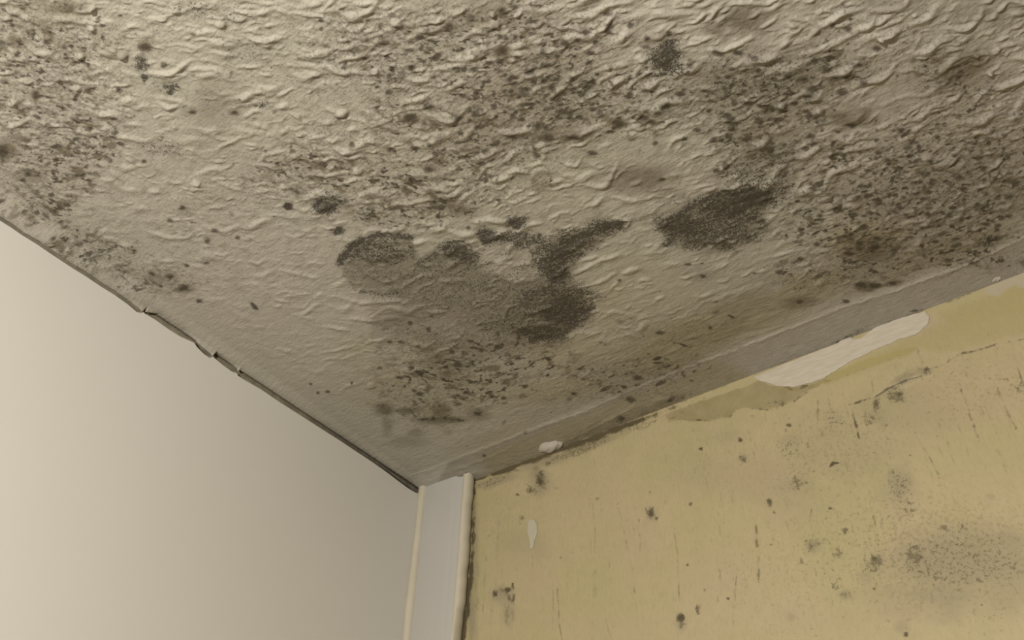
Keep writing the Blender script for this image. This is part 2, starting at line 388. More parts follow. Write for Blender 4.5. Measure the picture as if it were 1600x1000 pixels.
for x, y, r, hh in [(145, 13, 6, 3), (145, 44, 6, 3), (192, 87, 8, 4), (126, 88, 7, 3), (90, 120, 8, 2.6), (122, 138, 6, 3), (20, 160, 8, 3), (345, 38, 9, 3), (18, 85, 9, 2), (275, 14, 8, 2.5), (620, 36, 9, 3),
                    (587, 112, 7, 3), (770, 22, 6, 3), (775, 38, 8, 3), (950, 105, 6, 2.5), (1002, 92, 8, 2), (1375, 60, 5, 3), (1525, 87, 5, 2.5), (1547, 115, 5, 3), (1497, 128, 3, 2), (560, 268, 8, 2),
                    (536, 177, 8, 3), (445, 292, 7, 2), (1440, 178, 5, 1.8), (1221, 165, 7, 3), (1558, 75, 6, 2), (852, 235, 6, 2), (1280, 172, 8, 2.5), (308, 285, 7, 2), (100, 352, 6, 2), (580, 603, 7, 1.6), (150, 30, 5, 2)]:
    S.blob('h', x, y, r, r * .75, hh * .0010, 0, 1.0, 'add', .2)
# the coved edge along the right wall: a raised bead line, then a smooth sloping band
UL = [(640, 744), (700, 722), (800, 683), (925, 637), (1000, 603), (1110, 560), (1180, 534), (1324, 477), (1413, 447), (1500, 415), (1640, 352), (1760, 303), (2300, 92)]
S.ridge(UL, 2.2, .0009); S.ridge([(880, 682), (940, 655), (990, 628)], 2.2, .0010); S.ridge([(690, 738), (760, 712), (800, 696)], 3, .0008)
S.ridge([(655, 752), (720, 735), (800, 722)], 3.5, .0007)

# ---- mould on the ceiling
B = lambda n, L: [S.blob(n, *a) for a in L]
BG = lambda n, L: [S.blob(n, a[0], a[1], a[2] * 1.16, a[3] * 1.20, min(1, a[4] * 1.06), *(a[5:] or (0,)), 1.0, 'max', .55) for a in L]
BG('grain', [(640, 430, 90, 30, .42), (700, 460, 110, 34, .42), (820, 440, 50, 30, .40), (800, 500, 110, 36, .48), (590, 395, 46, 22, .62), (730, 400, 30, 18, .7), (830, 375, 40, 14, .7), (1100, 365, 60, 22, .72), (1160, 345, 50, 30, .7), (1170, 280, 60, 24, .48), (1210, 250, 40, 20, .42), (1120, 340, 90, 40, .5), (600, 390, 44, 18, .62), (625, 397, 16, 9, .7), (560, 392, 26, 14, .7, -30), (715, 392, 32, 16, .82), (690, 404, 30, 12, .5), (762, 368, 18, 16, .95), (800, 372, 36, 13, .8), (806, 346, 20, 11, .9),
            (845, 385, 22, 20, .7), (870, 395, 36, 22, .85), (860, 408, 28, 22, .85), (868, 430, 24, 18, .85), (945, 354, 30, 15, 1), (905, 372, 34, 14, .85), (920, 385, 20, 8, .6), (862, 455, 42, 20, .7), (885, 488, 44, 36, .85),
            (835, 480, 50, 44, .62), (770, 455, 50, 26, .45), (850, 520, 50, 16, .82), (720, 430, 60, 30, .36), (600, 430, 60, 28, .30), (790, 395, 30, 10, .45),
            (1062, 350, 38, 20, .85), (1140, 325, 66, 26, .85, -12), (1178, 302, 44, 18, .95, -10), (1120, 355, 60, 26, .68), (1132, 384, 18, 14, .75), (1046, 374, 14, 12, .8), (1100, 318, 44, 14, .75, -25), (1220, 300, 20, 10, .6),
            (1048, 84, 26, 17, 1), (1038, 94, 26, 18, .85), (1060, 108, 20, 10, .6), (1035, 116, 22, 4, .8), (512, 322, 25, 16, .95), (516, 307, 16, 10, .6), (528, 360, 11, 7, 1), (222, 99, 15, 12, .75), (226, 120, 9, 7, 1),
            (266, 139, 14, 9, .95), (245, 136, 10, 8, .4), (567, 337, 14, 10, .42), (250, 232, 34, 16, .42), (450, 322, 8, 6, .9), (1550, 375, 22, 7, .7, -15), (480, 370, 20, 8, .2), (412, 165, 10, 7, .6),
            (870, 60, 14, 10, .3), (1160, 40, 40, 16, .2), (875, 160, 60, 40, .3), (1180, 130, 90, 40, .3, -20), (1480, 290, 130, 50, .3, -15), (355, 20, 60, 14, .35), (300, 10, 40, 10, .4), (760, 460, 90, 24, .3), (650, 500, 60, 16, .22),
            (380, 80, 60, 30, .28), (560, 100, 120, 60, .2), (1380, 385, 60, 30, .25), (690, 530, 60, 20, .25)])
for a in [([(530, 410), (548, 388), (566, 375)], 10, .95), ([(560, 380), (590, 367), (642, 371)], 7, .9), ([(641, 370), (643, 400)], 6, .6), ([(655, 412), (675, 400), (700, 385)], 9, .7), ([(565, 455), (600, 460), (630, 457)], 6, .6),
          ([(540, 412), (538, 430), (556, 452)], 5, .45), ([(830, 530), (880, 522), (925, 480)], 9, .85), ([(880, 380), (930, 362), (970, 350)], 12, .9), ([(820, 460), (850, 455), (890, 455)], 7, .8),
          ([(1032, 352), (1080, 322), (1125, 303), (1205, 300)], 9, .9), ([(1150, 322), (1200, 312)], 6, .95), ([(740, 420), (770, 410)], 5, .6), ([(700, 432), (740, 415)], 5, .5)]:
    S.stroke('grain', *a)
S.poly('smudge', [(537, 412), (560, 382), (642, 372), (655, 402), (720, 384), (742, 395), (748, 418), (800, 438), (850, 430), (868, 370), (960, 345), (972, 358), (905, 400), (895, 440), (925, 475), (912, 500), (875, 526), (838, 536), (800, 530), (740, 512),
                  (690, 500), (600, 520), (570, 500), (640, 470), (590, 458), (555, 448), (540, 430)], .56, 7, 5)
S.poly('smudge', [(820, 455), (900, 445), (925, 475), (912, 500), (875, 526), (838, 536), (790, 520), (780, 480)], .70, 10, 4)
S.poly('smudge', [(1035, 350), (1085, 320), (1130, 290), (1215, 296), (1195, 330), (1200, 360), (1150, 392), (1120, 395), (1050, 380)], .55, 10, 5)
S.poly('smudge', [(585, 470), (900, 480), (880, 540), (760, 560), (720, 600), (640, 540), (580, 520)], .42, 14, 6)
B1 = lambda n, L: [S.blob(n, a[0], a[1], a[2] * 1.08, a[3] * 1.08, min(.92, a[4] * 1.4), *a[5:]) for a in L]
B1('smudge', [(335, 160, 38, 34, .30), (300, 175, 16, 8, .35), (367, 176, 12, 7, .45), (330, 200, 46, 30, .18), (1160, 32, 46, 24, .50), (1120, 42, 26, 14, .40), (1185, 25, 20, 18, .35), (1500, 108, 54, 30, .56, -38), (1490, 135, 40, 18, .3, -25),
             (1328, 184, 44, 17, .55), (1345, 180, 20, 16, .45), (1320, 200, 30, 10, .3), (1000, 280, 60, 26, .46), (975, 272, 24, 10, .40), (1020, 288, 30, 12, .35), (1355, 447, 26, 10, .80), (1395, 442, 24, 6, .6, -10), (1360, 388, 56, 26, .48),
             (1330, 392, 26, 14, .5), (1250, 470, 40, 14, .5), (1255, 468, 16, 7, .5), (600, 640, 20, 10, .62), (605, 662, 12, 22, .34), (690, 646, 16, 20, .50), (690, 656, 46, 7, .55), (640, 642, 24, 7, .5), (650, 676, 16, 10, .35), (635, 690, 34, 10, .25),
             (745, 648, 22, 12, .40), (682, 562, 16, 16, .42), (698, 580, 14, 12, .5), (790, 535, 36, 9, .42), (1090, 345, 60, 26, .3), (227, 70, 16, 11, .60), (1030, 60, 40, 10, .30, -8), (180, 84, 24, 10, .35), (25, 66, 16, 12, .45), (8, 234, 18, 18, .75), (57, 150, 12, 10, .5),
             (640, 186, 17, 10, .75), (785, 80, 14, 12, .6), (784, 20, 14, 14, .55), (701, 43, 16, 10, .6), (600, 66, 16, 10, .4), (660, 40, 40, 16, .25), (845, 30, 40, 12, .2), (760, 20, 60, 26, .3), (850, 130, 120, 60, .20), (800, 140, 26, 40, .28),
             (740, 200, 90, 46, .20), (780, 210, 60, 40, .2), (880, 210, 70, 16, .45), (890, 176, 40, 12, .30), (966, 194, 16, 9, .55), (1005, 184, 16, 8, .5), (1150, 130, 120, 44, .24, -20), (1280, 130, 110, 34, .30, -15), (1230, 160, 60, 30, .3), (1190, 200, 80, 34, .3),
             (1210, 240, 50, 24, .35), (1160, 250, 40, 20, .2), (1480, 270, 180, 50, .20, -15), (1400, 310, 120, 40, .22), (1560, 320, 80, 50, .25), (1470, 350, 90, 26, .2, -15), (1560, 20, 80, 30, .2), (1400, 12, 50, 16, .2), (100, 12, 46, 12, .5), (60, 20, 60, 30, .18),
             (45, 275, 26, 12, .35), (290, 330, 14, 10, .3), (267, 432, 14, 7, .4), (288, 452, 16, 8, .55), (237, 432, 18, 8, .35), (338, 310, 34, 16, .18), (340, 240, 80, 30, .1), (720, 330, 24, 12, .4), (700, 320, 36, 14, .3), (671, 262, 20, 8, .35, 20),
             (1100, 430, 40, 14, .2), (1150, 480, 70, 22, .30, -20), (1110, 520, 90, 26, .28, -20), (1040, 575, 90, 22, .25, -22), (985, 620, 80, 16, .3, -20), (1550, 130, 40, 20, .2), (420, 270, 14, 24, .2), (650, 190, 30, 10, .2)])
B('olive', [(1100, 520, 160, 40, .60, -18), (1040, 560, 110, 34, .50, -20), (870, 610, 110, 30, .40, -10), (600, 600, 70, 40, .35), (660, 560, 90, 40, .25), (560, 545, 40, 30, .25), (1350, 375, 70, 34, .55, -10), (1260, 450, 90, 30, .45, -18), (950, 480, 60, 60, .30, 20),
            (1190, 490, 110, 30, .5, -20), (900, 560, 90, 50, .35), (690, 645, 40, 20, .5), (780, 680, 90, 20, .3, -20), (1000, 440, 90, 60, .18), (1450, 400, 140, 26, .3, -18), (800, 300, 400, 200, .08), (720, 620, 120, 50, .3), (1000, 500, 200, 100, .18)])
B('smudge', [(1180, 480, 260, 60, .26, -20), (1050, 545, 200, 50, .26, -20), (1420, 400, 220, 60, .30, -18), (1500, 200, 200, 160, .16), (1300, 250, 200, 80, .12), (900, 620, 140, 40, .16, -15), (1350, 440, 160, 40, .22, -18), (560, 650, 140, 60, .08)])
# band beside the right wall
BAND = UL[1:] + [(2300, 162), (1760, 366), (1600, 426), (1400, 503), (1190, 582), (1000, 652), (880, 697), (740, 752), (668, 777)]
S.poly('smudge', BAND, .40, 3, 1.5)
S.poly('olive', [(740, 712), (925, 640), (1130, 556), (1180, 590), (1000, 655), (780, 740)], .55, 10, 5)
S.poly('smudge', [(1000, 640), (1110, 585), (1250, 530), (1400, 475), (1420, 500), (1200, 580), (1000, 655)], .42, 9, 4)
S.poly('smudge', [(880, 672), (960, 640), (1060, 600), (1080, 612), (1000, 655), (860, 706)], .66, 10, 5)
S.poly('smudge', [(760, 720), (880, 690), (870, 706), (745, 752)], .35, 10, 3)
S.poly('smudge', [(664, 778), (690, 748), (735, 735), (800, 712), (800, 735), (700, 772)], .52, 9, 2)
for a in [([(1160, 585), (1240, 548), (1290, 530), (1310, 524)], 3, .35), ([(1300, 528), (1335, 510), (1345, 505)], 3.2, .8), ([(1418, 477), (1440, 473)], 2.2, .8), ([(1080, 615), (1190, 580), (1300, 535), (1400, 500), (1600, 424)], 3, .42),
          ([(1040, 620), (1056, 610)], 5, .85), ([(1063, 612), (1068, 612)], 3, .6), ([(1076, 608), (1080, 606)], 3, .5), ([(1002, 638), (1012, 634)], 4, .7), ([(1000, 660), (1015, 652)], 5, .8), ([(963, 650), (975, 645)], 6, .9), ([(985, 648), (992, 645)], 4, .6),
          ([(1025, 600), (1040, 593)], 5, .85), ([(1048, 594), (1055, 592)], 3, .6), ([(958, 668), (968, 663)], 7, 1), ([(935, 678), (952, 672)], 6, 1), ([(990, 662), (1020, 650)], 4, .8), ([(1100, 622), (1130, 610)], 2.5, .5), ([(900, 690), (930, 680)], 4, .8), ([(880, 692), (896, 688)], 5, .8), ([(742, 752), (780, 738), (830, 722), (870, 706)], 3, .9), ([(870, 706), (905, 692), (930, 682)], 4, .8), ([(1092, 700 - 115), (1140, 566)], 2.5, .3),
          ([(816, 676), (828, 672)], 3, .7), ([(1280, 540), (1298, 534)], 4, .5), ([(1105, 586), (1108, 584)], 3, .4), ([(770, 712), (775, 710)], 3, .4),
          ([(1060, 536), (1072, 541), (1082, 543)], 3, 1), ([(1040, 534), (1062, 537)], 1.8, .6), ([(1137, 492), (1150, 497)], 4, 1), ([(1020, 561), (1032, 559)], 4, 1), ([(980, 580), (992, 582)], 3.2, 1), ([(970, 603), (982, 606)], 3.2, .9), ([(993, 602), (1003, 597)], 3.2, .9),
          ([(388, 471), (404, 484)], 3.2, .95), ([(183, 420), (195, 425)], 4, .8), ([(188, 426), (202, 438)], 2, .6), ([(95, 8), (110, 13), (140, 12)], 5, .7), ([(50, 330), (62, 334)], 3.5, .8), ([(100, 243), (118, 244), (140, 248)], 3, .8), ([(85, 205), (120, 205)], 2.5, .4),
          ([(655, 656), (690, 652), (724, 657)], 4, .8), ([(618, 642), (640, 640), (650, 652)], 3.5, .7), ([(590, 634), (606, 632)], 5, .8), ([(583, 125), (600, 128), (650, 112)], 4, .7), ([(800, 230), (850, 215), (905, 208)], 5, .55), ([(487, 120), (510, 122), (508, 132)], 4, .6),
          ([(580, 40), (605, 38), (612, 25)], 3, .6), ([(670, 118), (700, 112)], 3, .6), ([(880, 384), (905, 382)], 3, .9), ([(855, 310), (900, 300)], 1.2, .35), ([(1560, 178), (1600, 176)], 3, .7), ([(0, 128), (14, 130)], 4, .8), ([(40, 40), (38, 58)], 3, .5),
          ([(1290, 92), (1330, 78)], 3, .4), ([(1270, 115), (1292, 100)], 4, .7), ([(1200, 170), (1215, 168), (1240, 158)], 4, .7), ([(1315, 5), (1322, 18)], 5, .7), ([(1325, 12), (1350, 4)], 4, .6), ([(1440, 340), (1480, 325), (1510, 305)], 4, .6), ([(430, 255), (436, 275)], 5, .7),
          ([(1140, 370), (1180, 368)], 2.5, .4), ([(935, 280), (985, 306), (1010, 310)], 2.5, .45), ([(1000, 275), (1040, 280)], 3, .4)]:
    S.stroke('spot', *a, taper=.5, rag=.7, dash=.45)
r7 = np.random.default_rng(77)
SP = [(r7.normal(830, 95), r7.normal(130, 75), r7.uniform(5, 11), r7.uniform(4, 7)) for _ in range(70)] + [(r7.normal(1180, 70), r7.normal(170, 50), r7.uniform(6, 12), r7.uniform(4, 7)) for _ in range(45)] + [(r7.normal(1430, 100), r7.normal(300, 45), r7.uniform(5, 10), r7.uniform(3, 5)) for _ in range(50)] + [(285, 325, 7, 5), (266, 344, 6, 4), (337, 359, 7, 5), (324, 376, 6, 6), (372, 371, 5, 4), (322, 411, 8, 3), (95, 347, 7, 4), (44, 272, 7, 5), (36, 281, 6, 4), (5, 309, 8, 4), (80, 304, 6, 4), (80, 317, 5, 3), (107, 321, 5, 4), (40, 327, 5, 3), (140, 394, 9, 4), (287, 450, 9, 6),
      (266, 432, 8, 4), (237, 428, 6, 4), (311, 470, 8, 4), (292, 415, 6, 4), (87, 366, 6, 3), (257, 101, 8, 5), (100, 72, 7, 5), (72, 65, 7, 5), (105, 91, 8, 3), (16, 102, 7, 4), (57, 150, 8, 7), (179, 185, 7, 4), (180, 206, 7, 4), (175, 214, 8, 3), (120, 217, 8, 5), (85, 229, 9, 5),
      (185, 139, 5, 5), (301, 175, 7, 4), (367, 176, 7, 4), (75, 151, 5, 4), (2, 236, 14, 12), (227, 73, 13, 8), (701, 43, 8, 8), (735, 26, 7, 6), (785, 19, 9, 8), (790, 58, 6, 6), (786, 80, 8, 8), (780, 97, 7, 6), (657, 76, 6, 7), (600, 67, 9, 6), (539, 101, 5, 7), (502, 45, 5, 4),
      (502, 32, 6, 5), (641, 185, 13, 9), (671, 224, 6, 4), (680, 240, 7, 5), (530, 184, 6, 5), (610, 232, 7, 6), (642, 105, 6, 6), (675, 65, 5, 5), (589, 136, 4, 4), (952, 40, 10, 7), (985, 39, 7, 6), (930, 65, 6, 5), (902, 59, 7, 6), (881, 65, 10, 7), (849, 80, 8, 7), (1010, 59, 7, 7),
      (1045, 52, 6, 7), (920, 97, 8, 6), (896, 139, 9, 6), (864, 137, 8, 7), (820, 142, 12, 9), (925, 162, 8, 4), (884, 175, 9, 5), (967, 195, 12, 8), (1005, 184, 12, 6), (854, 199, 7, 6), (857, 215, 13, 7), (895, 212, 15, 6), (935, 175, 8, 5), (1137, 180, 9, 6), (1062, 147, 10, 6),
      (1147, 160, 7, 9), (1040, 165, 12, 8), (1185, 188, 10, 6), (1325, 46, 9, 7), (1292, 108, 9, 8), (1322, 119, 7, 5), (1305, 122, 8, 6), (1340, 100, 10, 5), (1262, 148, 9, 11), (1347, 126, 9, 6), (1242, 162, 8, 6), (1204, 235, 9, 9), (1205, 170, 9, 7), (1407, 202, 8, 6), (1435, 230, 5, 9),
      (1370, 75, 9, 5), (1300, 37, 7, 5), (1252, 359, 7, 5), (1337, 362, 4, 4), (1350, 355, 12, 6), (1277, 382, 9, 5), (1370, 372, 9, 5), (1397, 390, 9, 6), (1342, 386, 8, 6), (1325, 395, 10, 7), (1365, 384, 12, 9), (1405, 322, 6, 5), (1372, 317, 9, 6), (1412, 307, 6, 3), (1452, 335, 8, 4),
      (1565, 340, 8, 6), (1577, 307, 9, 7), (1587, 285, 9, 6), (1537, 262, 6, 7), (1345, 446, 14, 6), (1365, 447, 14, 6), (1395, 442, 10, 4), (1250, 471, 7, 5), (1310, 327, 11, 7), (1250, 405, 7, 5), (1540, 350, 11, 5), (1322, 471, 8, 4), (624, 590, 9, 4), (657, 615, 8, 5), (735, 533, 7, 4),
      (752, 547, 5, 4), (706, 550, 6, 4), (715, 570, 10, 6), (674, 575, 4, 3), (643, 574, 6, 4), (787, 622, 6, 4), (769, 619, 6, 4), (609, 534, 5, 3), (627, 534, 6, 4), (641, 505, 5, 4), (486, 600, 4, 3), (497, 614, 4, 3), (757, 709, 4, 3), (674, 494, 4, 3), (820, 604, 7, 4), (897, 615, 7, 4),
      (1032, 520, 9, 5), (1110, 512, 4, 4), (985, 621, 10, 5), (945, 675, 7, 7), (895, 695, 9, 4), (747, 646, 9, 5), (670, 515, 5, 6), (512, 612, 5, 3), (550, 598, 3, 3), (711, 621, 4, 3), (450, 322, 9, 7), (732, 355, 5, 4), (1277, 190, 6, 4), (1330, 195, 10, 7), (1300, 90, 8, 4), (670, 265, 10, 6),
      (690, 324, 10, 7), (1075, 413, 7, 3), (1098, 432, 8, 4), (1097, 412, 4, 2), (968, 438, 5, 3), (225, 252, 5, 4), (1425, 475, 3, 2), (1328, 30, 5, 4), (160, 40, 6, 4), (188, 24, 5, 3), (20, 40, 5, 4), (62, 88, 5, 4), (550, 225, 6, 5), (570, 90, 6, 4), (960, 200, 5, 4), (400, 165, 4, 3)]
for x, y, rx, ry in SP: S.blob('spot', x, y, rx * 1.05, ry * 1.05, .95, 0, 1.0, 'max', .35)
rng = np.random.default_rng(8)
CL = [(60, 60, 110, 70, 90), (90, 170, 90, 70, 80), (60, 280, 80, 40, 70), (110, 235, 60, 25, 40), (30, 120, 60, 60, 40), (760, 90, 90, 80, 130), (880, 60, 90, 50, 60), (880, 160, 110, 60, 130), (760, 220, 110, 60, 120), (640, 60, 90, 50, 60), (640, 150, 90, 60, 40), (980, 160, 80, 40, 60),
      (1110, 150, 90, 50, 110), (1200, 170, 80, 50, 110), (1280, 110, 90, 40, 80), (1200, 240, 90, 40, 90), (1390, 250, 90, 50, 90), (1480, 250, 110, 50, 110), (1560, 280, 70, 70, 90), (1330, 310, 90, 40, 80), (1450, 340, 110, 40, 90), (1400, 390, 100, 30, 60), (1500, 400, 90, 25, 40),
      (1520, 160, 90, 60, 30), (1400, 60, 120, 60, 30), (560, 250, 120, 60, 50), (700, 300, 110, 40, 70), (450, 270, 80, 40, 20), (640, 330, 80, 25, 25), (120, 380, 60, 25, 30), (60, 330, 50, 18, 35), (170, 400, 50, 22, 25), (240, 440, 60, 22, 25), (720, 560, 110, 50, 60), (680, 620, 90, 40, 30),
      (850, 600, 120, 40, 25), (1000, 590, 100, 30, 30), (1050, 530, 100, 40, 18), (1300, 430, 100, 25, 30), (320, 350, 90, 60, 10), (400, 120, 120, 90, 20), (1280, 360, 60, 25, 20), (1240, 300, 60, 20, 30), (560, 60, 100, 50, 30), (230, 60, 70, 40, 8), (1480, 110, 40, 30, 10)]
CL += [(r_[0], r_[1], 110, 60, 70) for r_ in [(100, -150), (420, -90), (760, -120), (900, -260), (1250, -130), (1600, -90), (1750, 60), (1900, 150), (1720, 220), (600, -300), (1450, -280), (-120, 150), (-180, 40)]]
def along_edge(x, y): return np.interp(x, [0, 300, 600], [22, 14, 3]) if x < 600 else -16
for cx, cy, rx, ry, n in CL:
    for _ in range(int(n * .95)):
        x, y = cx + rng.normal(0, .55) * rx, cy + rng.normal(0, .55) * ry
        if edge_y(x) - y < (32 if x < 668 else 50): continue
        r = rng.choice([2.0, 3.0, 4.5, 6.5], p=[.42, .34, .18, .06])
        S.blob('spot', x, y, r * rng.uniform(1.0, 2.1), r * .85, rng.uniform(.35, .9), along_edge(x, y) + rng.normal(0, 14), 1.0, 'max', .45)
    S.blob('fleck', cx, cy, rx * 1.3, ry * 1.3, min(1.0, n / (rx * ry) * 110), 0, 1.0, 'max', .3)
    S.blob('dens', cx, cy, rx * 1.35, ry * 1.35, min(1.0, n / (rx * ry) * 75), 0, 1.0, 'add', .3)
def streaks(seed, l, w_):
    return np.where(tR > .5, stretched(seed, -.38, l, w_), stretched(seed + 1, .15, l, w_))
den = np.clip(S.f['dens'] * (.55 + .9 * sstep(-.5, .5, fbm(X / 70, Y / 45, 88, 3))), 0, 1.25)
den = np.maximum(den, np.where(SMALL, .22 * sstep(560, 300, Y) + .10, 0) * fade)
low = sstep(.0016, -.0002, S.f['h'])              # the mould sits in the hollows
S.f['smudge'] = np.maximum(S.f['smudge'], den * .85 * sstep(.0, .55, streaks(101, 15, 8)) * (.45 + .55 * low))
S.f['spot'] = np.maximum(S.f['spot'], den * 1.18 * sstep(.07, .56, streaks(111, 9, 4.6)) * (.35 + .65 * low))
S.f['smudge'] = np.clip(S.f['smudge'] + .10 * den, 0, .85)
S.f['fleck'] += np.where(SMALL, .26 * sstep(700, 350, Y) + .10, 0) * fade
for _ in range(500):                              # stray pin-pricks anywhere
    x, y = rng.uniform(0, 1600), rng.uniform(0, 740)
    if edge_y(x) - y < 35: continue
    S.blob('spot', x, y, rng.uniform(1.2, 2.6), rng.uniform(1, 1.8), rng.uniform(.3, .7), 0, 1, 'max', .3)

# ---- cove down to both walls
# crack between ceiling filler and left wall: (x, upper y, lower y) in the photograph
CR = [(-160, 229, 232), (-60, 297, 300), (0, 338.5, 342.5), (20, 351, 355), (38, 364, 367.5), (60, 377, 381), (85, 394, 398), (112, 412, 416), (137, 427, 431.5), (160, 443, 447), (181, 456, 460), (202, 470.5, 475), (216, 481.5, 487), (222, 487.5, 488), (226.5, 488, 488.3), (227.5, 480, 488),
      (245, 489, 499), (266, 502, 514), (285, 514.5, 526), (300, 527, 532.5), (305, 531.5, 534.8), (309, 536.5, 541), (320, 546, 552), (329, 553, 558.3), (331, 557.5, 558), (334.5, 555, 556), (335.5, 549, 557.5), (350, 560, 569.5), (365, 571.5, 580.5), (370, 576, 582), (371.5, 582.2, 582.4), (373, 577, 586),
      (382, 582, 592), (410, 600, 608), (440, 620, 628.5), (470, 640, 647.5), (500, 659, 667), (530, 677.5, 686), (560, 697, 706), (585, 714, 722.5), (608, 729.5, 739), (625, 741, 752), (640, 750, 763), (652, 758, 770), (662, 765, 771)]
cy = []; cu = []; cl = []
for x, a, b_ in CR:
    A_ = on_left((x, a)); B_ = on_left((x, b_)); cy.append((A_[0] + B_[0]) / 2); cu.append(A_[1]); cl.append(B_[1])
cy = np.array(cy + [.0]); cu = np.array(cu + [cu[-1]]); cl = np.array(cl + [cl[-1]])
o_ = np.argsort(cy); cy, cu, cl = cy[o_], cu[o_], cl[o_]
def crack_up(y): return np.interp(y, cy, cu)
def crack_lo(y): return np.interp(y, cy, cl)
vs_ = S.vs; upv = crack_up(vs_)
ker = np.interp(vs_, vs_, upv)
smooth_up = np.array([np.percentile(upv[np.abs(vs_ - v) < .03], 65) if v > -.85 else upv[i] for i, v in enumerate(vs_)])
smooth_up = np.array([smooth_up[np.abs(vs_ - v) < .02].mean() if v > -.85 else smooth_up[i] for i, v in enumerate(vs_)])
drop_l = (H0 + CZ - smooth_up)[None, :] * (1 - sstep(0, 1, S.U / np.interp(S.V, [-.65, -.3, 0], [.026, .020, .012])))
drop_l = drop_l + (smooth_up - upv)[None, :] * (1 - sstep(0, .0035, S.U))
t = np.clip((S.V + .046) / .046, 0, 1); drop_r = CZ * (t ** 1.25) * 1.0
fl = sstep(0.0, .02, S.U)
Z = H0 + CZ - S.f['h'] * sstep(0, .012, S.U) - np.maximum(drop_l, drop_r)
P = np.stack([S.U, S.V, Z], -1)
# the sheet turns up into the slot behind the crack, and ends behind the wall line
def extra(x, z): return np.stack([np.full(P.shape[1], x), P[0, :, 1], np.full(P.shape[1], z)], -1)[None]
P = np.concatenate([extra(-.03, H0 + .018), extra(-.0035, H0 + .018), extra(-.003, H0 + .006), P])
at = {n: np.concatenate([np.repeat(S.f[n][:1], 3, 0), S.f[n]]) for n in ('grain', 'smudge', 'olive', 'spot', 'fleck')}
for n in at: at[n] = np.clip(at[n], 0, 1)
at['smudge'][:3] = .75
MC = ceiling_material()
ceiling = tensor_mesh('ceiling', P, MC, at)
ceiling['kind'] = 'structure'

# ================================================================== RIGHT WALL (old yellow paint)
R_ = Surf(spread(0.0, 1.05, .0009, 0.0, 2.6), spread(H0 - .46, H0 + .003, .0009, 0.0, H0 + .003), on_right)
R_.PX, R_.PY = to_px(R_.U, np.zeros_like(R_.U), R_.V)
dd = (R_.U - CAM[0]) * AX[0, 2] + (0 - CAM[1]) * AX[1, 2] + (R_.V - CAM[2]) * AX[2, 2]
R_.VIS = dd > .1
NAMES = ('h', 'grain', 'ash', 'olive', 'yolk', 'warm', 'cream', 'spot', 'fleck')
for n in NAMES: R_.field(n)
B = lambda n, L: [R_.blob(n, *a) for a in L]
OL = [(1040, 648), (1062, 638), (1100, 625), (1140, 612), (1175, 600), (1186, 595), (1205, 603), (1232, 607), (1252, 604), (1290, 592), (1300, 594), (1270, 606), (1240, 624), (1210, 637), (1190, 640), (1165, 636), (1150, 640), (1140, 652), (1112, 656), (1085, 659), (1062, 656), (1045, 660)]
R_.poly('olive', OL, .46, 1.6, 2.0); R_.poly('h', OL, -.0006, 2, 2.0)
YK = [(1186, 592), (1250, 605), (1290, 590), (1340, 565), (1400, 540), (1440, 520), (1470, 505), (2100, 250), (2100, 330), (1600, 520), (1560, 530), (1500, 548), (1470, 552), (1430, 543), (1400, 552), (1360, 572), (1320, 590), (1280, 604), (1230, 612)]
R_.poly('yolk', YK, .42, 5, 4)
R_.poly('yolk', [(1280, 590), (1340, 566), (1400, 546), (1438, 540), (1425, 552), (1380, 566), (1340, 582), (1290, 600)], .8, 3, 2); R_.poly('h', [(1280, 590), (1340, 566), (1400, 546), (1438, 540), (1425, 552), (1380, 566), (1340, 582), (1290, 600)], -.0004, 2, 2)
R_.poly('yolk', [(1470, 490), (2100, 255), (2100, 300), (1600, 490), (1480, 520)], .50, 8, 4)
R_.poly('warm', [(1440, 505), (1520, 475), (1500, 500), (1440, 530)], .6, 8, 4)
R_.poly('cream', [(1538, 452), (1560, 440), (1605, 420), (1605, 440), (1575, 450), (1560, 463), (1545, 462)], .75, 3, 2)
R_.poly('cream', [(1588, 440), (1605, 434), (1605, 450), (1590, 450)], .8, 2, 1)
B('warm', [(1520, 620, 120, 50, .5), (1180, 740, 80, 40, .35), (820, 900, 60, 60, .4), (990, 860, 40, 80, .35), (1450, 660, 80, 60, .3), (1250, 800, 60, 40, .3), (1100, 900, 90, 80, .4), (1000, 980, 200, 40, .4), (830, 870, 50, 30, .5), (1300, 960, 160, 50, .35), (900, 760, 60, 30, .2)])
B('ash', [(1500, 880, 130, 60, .42), (1470, 930, 70, 40, .40), (1560, 850, 60, 40, .35), (1407, 757, 24, 34, .38), (1400, 770, 40, 40, .15), (785, 932, 20, 16, .38), (795, 962, 12, 24, .22), (1250, 755, 26, 22, .22), (1240, 690, 26, 16, .22), (1300, 660, 24, 22, .22), (1370, 650, 30, 18, .28),
         (820, 850, 40, 26, .14), (1228, 762, 22, 20, .25), (1270, 854, 14, 12, .42), (1322, 930, 14, 9, .42), (1352, 903, 18, 16, .25), (1409, 979, 14, 12, .3), (1369, 880, 18, 18, .35), (1428, 868, 22, 22, .42), (1161, 715, 9, 9, .40), (1064, 975, 10, 16, .32), (1414, 590, 26, 8, .45, -25),  # last blob here paints the brown shadow above the horizontal crack
         (1440, 580, 20, 8, .35), (1236, 964, 8, 8, .30), (1016, 803, 11, 13, .30), (845, 755, 18, 22, .35), (900, 700, 60, 10, .35, -20), (970, 668, 40, 8, .4, -20), (1130, 680, 40, 18, .14), (1548, 776, 8, 6, .3), (1400, 618, 22, 14, .35), (742, 860, 6, 120, .35), (738, 960, 8, 60, .5)])
